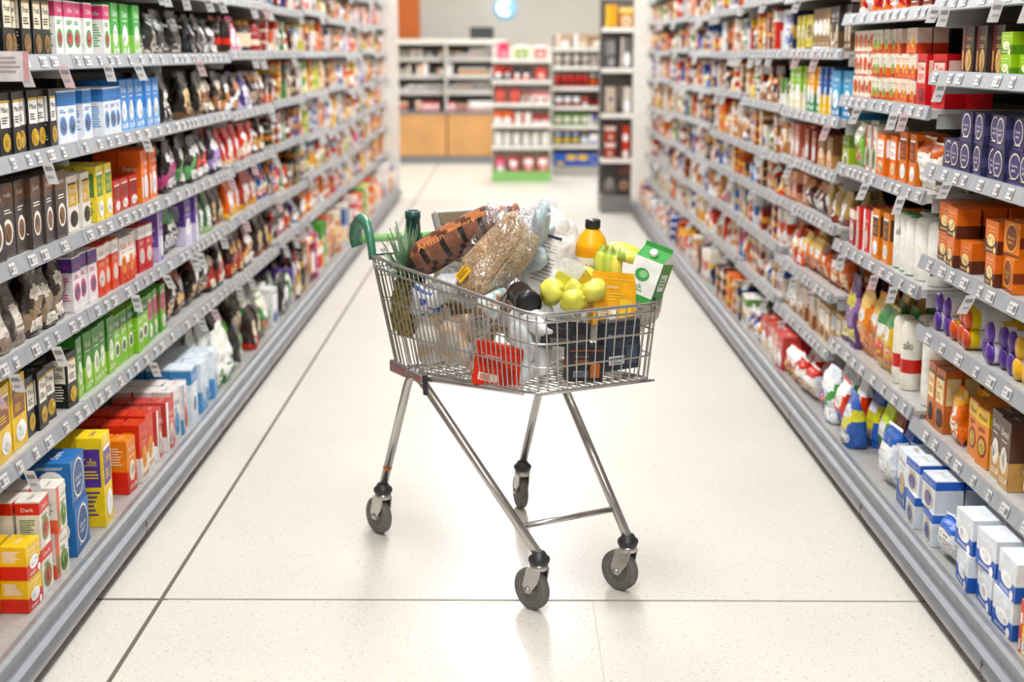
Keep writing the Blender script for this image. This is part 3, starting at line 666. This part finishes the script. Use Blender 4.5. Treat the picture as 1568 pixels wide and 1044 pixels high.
for x,y,hd in ((-.385,-.262,(.62,-.78)),(-.385,.262,(.25,-.97)),(FX,-FY,(.70,-.71)),(FX,FY,(.74,-.67))):
    ci+=1
    H=(inv@V((hd[0],hd[1],0))).normalized(); N=UP.cross(H)
    mb=MB([M_tyre,M_hub,M_chrome,M_blackp]); base=V((x,y,0))
    lathe(mb,[(.017,.142),(.028,.144),(.031,.152),(.030,.160),(.022,.167),(.0175,.176)],Matrix.Translation(base),18,mi=3)
    lathe(mb,[(.022,.122),(.026,.126),(.026,.141),(.018,.144)],Matrix.Translation(base),18,mi=2)
    wc=base-H*.028+UP*.061
    for s in(-1,1):
        q=N*s*.0185
        pts=[base+H*.022+q+UP*.132,base-H*.028+q+UP*.132,wc-H*.018+q+UP*.012,wc-H*.008+q-UP*.012,wc+H*.010+q-UP*.010,base+H*.014+q+UP*.09]
        n_=N*s*.0022
        vs=[p-n_ for p in pts]+[p+n_ for p in pts]
        mb.add(vs,[tuple(range(6)),tuple(range(11,5,-1))]+[(i,(i+1)%6,6+(i+1)%6,6+i) for i in range(6)],W3,2)
    tube(mb,[base-N*.02+UP*.128,base+N*.02+UP*.128],.013,10,mi=2)
    Mw=frame(wc-N*.0145,H,N); k=1.1
    lathe(mb,[(.036*k,.004),(.040*k,.001),(.050*k,.0),(.0545*k,.004),(.0555*k,.0105),(.0555*k,.0185),(.0545*k,.025),(.050*k,.029),(.040*k,.028),(.036*k,.025)],Mw,36,mi=0)
    lathe(mb,[(.006,-.001),(.014,-.001),(.016,.004),(.033,.006),(.040,.003),(.040,.026),(.033,.023),(.016,.025),(.014,.030),(.006,.030)],Mw,28,mi=1)
    lathe(mb,[(.009,-.010),(.009,.039)],Mw,12,mi=2)
    cpart(mb,'caster_%d'%ci)
mb=MB([M_dgreen])
for s in(-1,1):
    tube(mb,cat([(-.415,.268*s,.905),(-.432,.268*s,.965),(-.462,.266*s,1.008),(-.512,.263*s,1.022),(-.560,.258*s,.998),(-.590,.252*s,.950),(-.588,.246*s,.925)],6),[.013]*6+[.014]*6+[.0165]*6+[.019]*6+[.021]*6+[.019]*7,14)
cpart(mb,'handle_bracket')
mb=MB([M_lgreen]); tube(mb,[(-.588,-.25,.948),(-.588,.25,.948)],.0135,16); cpart(mb,'handle_bar')
mb=MB([M_hub,M_strip]); boxm(mb,(-.55,.10,.995),(.03,.17,.07),W3,0,Matrix.Rotation(-.5,3,'Y'),bev=.008); boxm(mb,(-.536,.10,1.003),(.01,.14,.04),lin('7a6a52'),1,Matrix.Rotation(-.5,3,'Y'))
cpart(mb,'handle_card_holder')
# ---------------------------------------------------------------- groceries in the cart
def wm(): return MB([M_print,M_foil,M_plast,M_skin,M_pine,M_crust,M_crump,M_film])
def Lw(x,y,z): return CART@V((x,y,z))
# loaf
mb=wm(); d1=V((.62,-.10,.76)).normalized(); c=V((-.035,4.16,.95))
M=frame(c,d1,(-.55,-.75,.5))
blob(mb,M,(.134,.066,.058),.46,amp=.25,fr=14,nu=40,nv=26,mi=5,colf=lambda u,v:(lin(R.choice(['ccaa80','c09a70','d6b890','b58c64'])) if v>.62 else lin(R.choice(['e0cbac','e8d6bc','d8bf9a']))))
blob(mb,M,(.148,.077,.067),.58,amp=1.0,fr=18,nu=40,nv=26,mi=7,seed=3)
e=c+d1*.138
tube(mb,cat([e,e+V((.02,0,.035)),e+V((.045,0,.05)),e+V((.070,-.01,.04))],5),[.045,.034,.024,.016,.012,.010,.011,.013,.016,.019,.022,.025,.027,.03,.031,.033],12,mi=7,caps=False)
R3=M.to_3x3(); F=Fc(M@V((-.115,-.01,.071)),R3@V((.05,0,0)),R3@V((0,.035,0)),R3@V((0,0,1)))
drect(mb,F,0,0,1,1,lin('e8b83a')); dlines(mb,F,.1,.9,.7,3,.2,lin('6a4a2a')); mb.obj('bread_loaf')
# sliced white loaf in printed wrap
mb=wm(); M=frame((.125,4.28,.94),(.30,.1,1),(-.2,-1,.2))
blob(mb,M,(.135,.072,.052),.6,amp=.5,fr=14,nu=36,nv=22,mi=6,col=lin('eceae6'))
R3=M.to_3x3(); F=Fc(M@V((-.09,.045,.055)),R3@V((0,-.09,0)),R3@V((.16,0,0)),R3@V((0,0,1)))
for k in range(11): drect(mb,F,.1,.08+k*.07,.1+R.uniform(.4,.75),.095+k*.07,lin('6a6c78'),.004)
drect(mb,F,.1,.9,.8,.96,lin('3a3c48'),.004)
blob(mb,frame((.072,4.24,.96),(.45,.1,1),(0,-1,0)),(.115,.030,.06),.8,amp=.9,fr=14,mi=6,col=lin('c4d8dc'),seed=5)
tube(mb,cat([(.01,4.22,1.03),(-.01,4.2,1.055),(-.03,4.2,1.08)],5),[.04,.035,.03,.024,.018,.014,.014,.017,.02,.024,.028],12,mi=6,col=lin('d4e0e2'),caps=False)
mb.obj('wrapped_white_loaf')
# baguette bag
mb=wm(); a=V((-.315,4.34,.892)); b_=V((.030,4.32,1.072)); pts=[a.lerp(b_,k/24)+V((0,0,.016*math.sin(k/24*math.pi))) for k in range(25)]
bl,br,br2=lin('1c1512'),lin('7a4c38'),lin('9a6448')
def bc(i,k):
    q=k%20
    if i<2: return bl
    if i>20: return br2 if i%2 else lin('5a3424')
    if q in (13,14): return br2 if (i%5) else bl
    if q in (15,16,17) : return lin('b0683c') if ((i*7+q*3)%5) in (0,1,3) else lin('5a3020')
    if q in (18,19,0): return br if i%4 else bl
    if q in (10,11,12): return bl
    return br if (i+q)%3 else bl
def rad(t): return .062*min(1,(t*7)**.6 if t>0 else .25)*min(1,(.45+(1-t)*2.4))+.004
tube(mb,pts,[rad(k/24) for k in range(25)],20,flat=.85,mi=6,colf=bc)
dx=(b_-a).normalized(); M=frame(a.lerp(b_,.5),dx,(0,-.85,.5)); R3=M.to_3x3()
F=Fc(M@V((-.13,.005,.063)),R3@V((.20,0,0)),R3@V((0,.028,0)),R3@V((0,.3,1)).normalized())
dword(mb,F,'Artisan',0,0,.45,.8,lin('e8a060'),.006); dword(mb,F,'Bakery',.55,0,1,.8,lin('e8a060'),.006)
mb.obj('baguette_bag')
# orange juice bottle
mb=wm(); M=frame((.228,4.14,.80),(1,0,-.05),(-.10,-.05,1))
oj,oj2=lin('f2a01c'),lin('f4b83a')
lathe(mb,[(.036,0),(.044,.008),(.046,.03),(.046,.10),(.046,.165),(.047,.175),(.046,.195),(.038,.222),(.022,.240),(.019,.246)],M,24,cols=[oj,oj,oj,lin('f6efe0'),lin('f2b04a'),oj,oj2,oj2,oj2],mi=2,sq=.85)
lathe(mb,[(.021,.246),(.0225,.248),(.0225,.268),(.020,.272)],M,20,col=lin('20241f'),mi=2)
R3=M.to_3x3(); F=Fc(M@V((-.03,-.0475,.105)),R3@V((.06,0,0)),R3@V((0,0,.055)),R3@V((0,-1,0)))
dword(mb,F,'Juice',.2,.55,.8,.8,lin('e07a1c'),.002); dlines(mb,F,.15,.85,.4,4,.1,lin('7a6a5a'))
mb.obj('orange_juice_bottle')
# bananas
mb=wm()
def banana(pts,r0,yc):
    n_=len(pts); rr=[r0*min(1,(.28+i/(n_-1)*4))*min(1,(.25+(1-i/(n_-1))*4.5)) for i in range(n_)]
    tube(mb,pts,rr,8,mi=3,colf=lambda i,k2:(lin('8ba03a') if i<2 else (lin('5a4a2a') if i>n_-3 else yc)))
for k in range(4):
    base=V((.315+k*.006,4.13-.012*k,.985-.010*k)); pts=[]
    for i in range(15):
        t=i/14; an=-.55+1.85*t+k*.08
        pts.append(base+V((math.sin(an)*.085,-.018*k+.01*t,math.cos(an)*(.085+.006*k)-.085)))
    banana(pts,.019,lin(['c2cc4a','d4d04c','b8c644','cfd058'][k]))
for k in range(3):
    base=V((.272+k*.022,4.09-.010*k,.975-.004*k)); pts=[]
    for i in range(13):
        t=i/12; pts.append(base+V((-.018*math.sin(t*3.1)+.012*t,-.022*math.sin(t*2.6),.025-.135*t)))
    banana(pts,.0185,lin(['c8cf4c','b4c446','d2d050'][k]))
mb.obj('banana_bunch')
# milk carton
mb=wm(); M=frame((.392,4.0,.912),(.84,-.45,-.28),(.30,.0,.95)); R3=M.to_3x3()
gn,wh=lin('4a9a50'),lin('f0f0ec')
a,b2,hh=.043,.043,.062
P=[(-a,-b2,-hh),(a,-b2,-hh),(a,b2,-hh),(-a,b2,-hh),(-a,-b2,hh),(a,-b2,hh),(a,b2,hh),(-a,b2,hh),(-a,0,hh+.030),(a,0,hh+.030),(-a,0,hh+.044),(a,0,hh+.044)]
mb.add([M@V(p) for p in P],[(0,3,2,1),(0,1,5,4),(1,2,6,5),(2,3,7,6),(3,0,4,7),(4,5,9,8),(6,7,8,9),(5,6,9),(7,4,8),(8,9,11,10)],[wh,wh,gn,wh,wh,gn,gn,wh,wh,gn],2)
lathe(mb,[(.012,0),(.012,.012),(.010,.014)],frame(M@V((0,-.024,hh+.014)),R3@V((1,0,0)),R3@V((0,-.65,.75))),14,col=lin('f0f0ec'),mi=2)
F=Fc(M@V((-a,-b2,-hh)),R3@V((2*a,0,0)),R3@V((0,0,2*hh)),R3@V((0,-1,0)))
drect(mb,F,0,0,1,.16,gn,mi=2); ddisc(mb,F,.42,.62,.26,.15,gn); ddisc(mb,F,.46,.64,.15,.09,lin('8cc88c'),.0018); dword(mb,F,'milk',.2,.3,.55,.4,lin('2f8040')); dlines(mb,F,.18,.82,.25,1,.05,gn)
F=Fc(M@V((a,-b2,-hh)),R3@V((0,2*b2,0)),R3@V((0,0,2*hh)),R3@V((1,0,0)))
drect(mb,F,.2,.35,.8,.75,wh); dlines(mb,F,.28,.72,.62,3,.08,gn)
mb.obj('milk_carton')
# lemons in net
mb=wm(); ly=lin('d8d44a')
for i,(x,y,z) in enumerate([(.120,3.94,.895),(.175,3.895,.872),(.228,3.915,.90),(.165,3.965,.925),(.215,3.985,.92),(.115,3.985,.875),(.19,3.94,.90)]):
    M=frame((x,y,z),(1,.3*i-1,.3),(0,0,1)); blob(mb,M,(.038,.032,.033),1.0,amp=.15,fr=30,col=ly if i%2 else lin('e2dc5a'),mi=3,seed=i)
    lathe(mb,[(.010,.0),(.005,.006)],frame(M@V((.035,0,0)),(0,0,1),M.to_3x3()@V((1,0,0))),8,col=lin('c8c03a'),mi=3)
tg=[]
for i in range(9):
    t=i/8; cx_=V((.135+.085*t,3.905-.01*math.sin(t*3),.975-.055*t+.012*math.sin(t*3.1))); wv=V((.012,-.004,.018))*(1.1-.5*abs(t-.4))
    tg+=[cx_-wv,cx_+wv]
mb.add(tg,[(2*i,2*i+1,2*i+3,2*i+2) for i in range(8)],[lin('f2efe2')]*6+[lin('e0b83a')]*2,1,True)
mb.obj('lemon_net')
def cart_box(name,c,s,rot,c1,c2,c3,word,des=1):
    t=MB([M_print]); carton(t,(0,-s[1]/2,-s[2]/2),(0,-1,0),s[0],s[2],s[1],lin(c1),lin(c2),lin(c3),des,word,0)
    M=Matrix.Translation(c)@Matrix.Rotation(rot[2],4,'Z')@Matrix.Rotation(rot[1],4,'Y')@Matrix.Rotation(rot[0],4,'X')
    t.v=[tuple(M@V(v)) for v in t.v]; return t.obj(name)
cart_box('breakfast_box',(.288,3.965,.862),(.125,.05,.15),(-.25,.12,.25),'e8a82c','f2c84a','f5efe0','Honey',5)
cart_box('red_carton',(-.028,3.975,.668),(.145,.045,.125),(-.12,.10,-.45),'d8321c','a82418','f0d8c8','Tomato',5)
cart_box('navy_carton',(.305,3.92,.745),(.11,.05,.14),(.05,-.06,.35),'2c3440','4a5868','d8dce0','Pasta',5)
cart_box('navy_carton',(.205,3.88,.70),(.10,.05,.10),(0,.06,.3),'26262c','c8703a','8a94a0','Sauce',5)
cart_box('black_tray_pack',(.155,3.90,.775),(.13,.05,.07),(-.2,.12,.2),'1e1e22','3a3a40','6a6a70','Steak',5)
cart_box('cereal_box',(-.16,4.48,.80),(.18,.05,.28),(0,.25,-.2),'d8c8b0','a07a50','f2efe8','Oats',1)
def bag(name,c,x,z,s,cols,seed,mi=6,amp=1.2):
    mb=wm(); M=frame(c,x,z)
    blob(mb,M,s,.7,amp=amp,fr=15,nu=36,nv=24,mi=mi,seed=seed,colf=lambda u,v:cols[int((noise.noise(V((u*7,v*7,seed*2.3)))+1)*.5*len(cols)*1.3)%len(cols)])
    mb.obj(name)
W_='e4e3df'
bag('paper_bag',(-.165,4.27,.845),(1,-.9,.25),(0,-.2,1),(.09,.05,.035),[lin(W_),lin('dfe3e6')],1)
bag('paper_bag',(-.210,4.28,.70),(1,-1.6,.05),(0,0,1),(.085,.045,.06),[lin('d8cfc4'),lin('dcb078'),lin('c8c0b4'),lin('e0dcd4')],2)
bag('produce_bag',(.075,3.94,.70),(1,-1,0),(0,0,1),(.05,.04,.07),[lin('e0e2e2'),lin('cfd6d8')],3)
bag('snack_bag',(-.130,4.14,.70),(1,-1.6,0),(0,0,1),(.05,.032,.07),[lin('d8d6d0'),lin('d0b090'),lin('c0bab0')],4)
bag('spotted_napkin_pack',(-.255,4.32,.80),(1,-1.5,0),(0,0,1),(.06,.035,.045),[lin('2a4aa8'),lin('e8ecf4'),lin('3a5ab8')],5,amp=.5)
bag('salad_bag',(.12,4.17,.74),(1,-.4,.1),(0,0,1),(.11,.08,.07),[lin('c8c6c0'),lin('b8bdbc'),lin('d8d6d0')],6)
bag('vegetable_bag',(-.08,4.38,.75),(1,-.4,.1),(0,0,1),(.11,.08,.09),[lin('b0aca4'),lin('d0cdc6'),lin('987850')],7)
bag('plastic_bag',(-.06,4.09,.80),(1,-1.6,.2),(0,0,1),(.06,.035,.04),[lin('8eb4b4'),lin('cfd6d6'),lin('a07a5a')],8)
bag('paper_bag',(.075,3.95,.80),(1,-.8,.1),(0,0,1),(.06,.04,.035),[lin('e8e8e6'),lin('dadcde')],9)
bag('plastic_bag',(.31,4.08,.80),(.7,.2,.1),(0,0,1),(.08,.06,.05),[lin('c8c0b4'),lin('d8d6d0')],10)
# dark bottle lying, cap to viewer
mb=wm(); M=frame((.04,4.02,.855),(0,0,1),(.15,-1,.12))
lathe(mb,[(.030,-.10),(.036,-.09),(.036,0),(.024,.04),(.022,.05)],M,20,col=lin('1a1414'),mi=2)
lathe(mb,[(.035,.05),(.038,.054),(.038,.085),(.034,.092),(.02,.094)],M,24,col=lin('17171a'),mi=2); mb.obj('dark_sauce_bottle')
# pineapple
mb=wm(); c=Lw(-.315,-.200,.762); Z=V((-.08,-.04,1)).normalized(); M=frame(c,(1,0,0),Z)
blob(mb,M,(.048,.048,.095),.85,amp=.2,fr=30,nu=36,nv=24,mi=4,colf=lambda u,v:(lin('a8842e') if (int(u*18)+int(v*14))%2 else lin('6a6a2a')))
tp=M@V((0,0,.085))
for k in range(60):
    t=k/60; an=k*2.4; ln=.075+.085*t; el=.35+1.05*t
    dirv=V((math.cos(an)*math.cos(el),math.sin(an)*math.cos(el),math.sin(el))); side=dirv.cross(UP).normalized()
    p0=tp+V((math.cos(an),math.sin(an),0))*.018*(1-t)+Z*.02*t; vs=[]
    for i in range(6):
        s=i/5; wdt=.0125*(1-s)**.7+.0003; q=p0+dirv*ln*s+UP*(-.03*s*s*(1-t)+.012*s)
        vs+=[q-side*wdt+dirv.cross(side)*-.003,q,q+side*wdt+dirv.cross(side)*-.003]
    fs=[]
    for i in range(5):
        fs+=[(i*3,i*3+1,i*3+4,i*3+3),(i*3+1,i*3+2,i*3+5,i*3+4)]
    mb.add(vs,fs,lin(R.choice(['6f946c','8fae8c','5f8460','a8c0a2'])),3,True)
mb.obj('pineapple')
# wine bottle neck
mb=wm(); M=frame(Lw(-.395,-.135,.760),(1,0,0),(-.05,-.06,1))
lathe(mb,[(.034,0),(.038,.005),(.038,.17),(.034,.20),(.025,.22),(.022,.27),(.0245,.272),(.0245,.296),(.017,.297),(.015,.28)],M,20,col=lin('2a4a48'),mi=2); mb.obj('green_glass_bottle')
# ---------------------------------------------------------------- camera
cd=bpy.data.cameras.new('Camera'); cd.lens=50; cd.sensor_width=36
cam=bpy.data.objects.new('Camera',cd); sc.collection.objects.link(cam); cam.location=(0,0,1.55)
cam.rotation_euler=(math.radians(90-11.51),0,-.00135); cd.dof.use_dof=True; cd.dof.focus_distance=4.1; cd.dof.aperture_fstop=2.1
sc.camera=cam
try:
    sc.view_settings.view_transform='Standard'; sc.view_settings.look='None'; sc.view_settings.exposure=.0
except Exception as e: print(e)
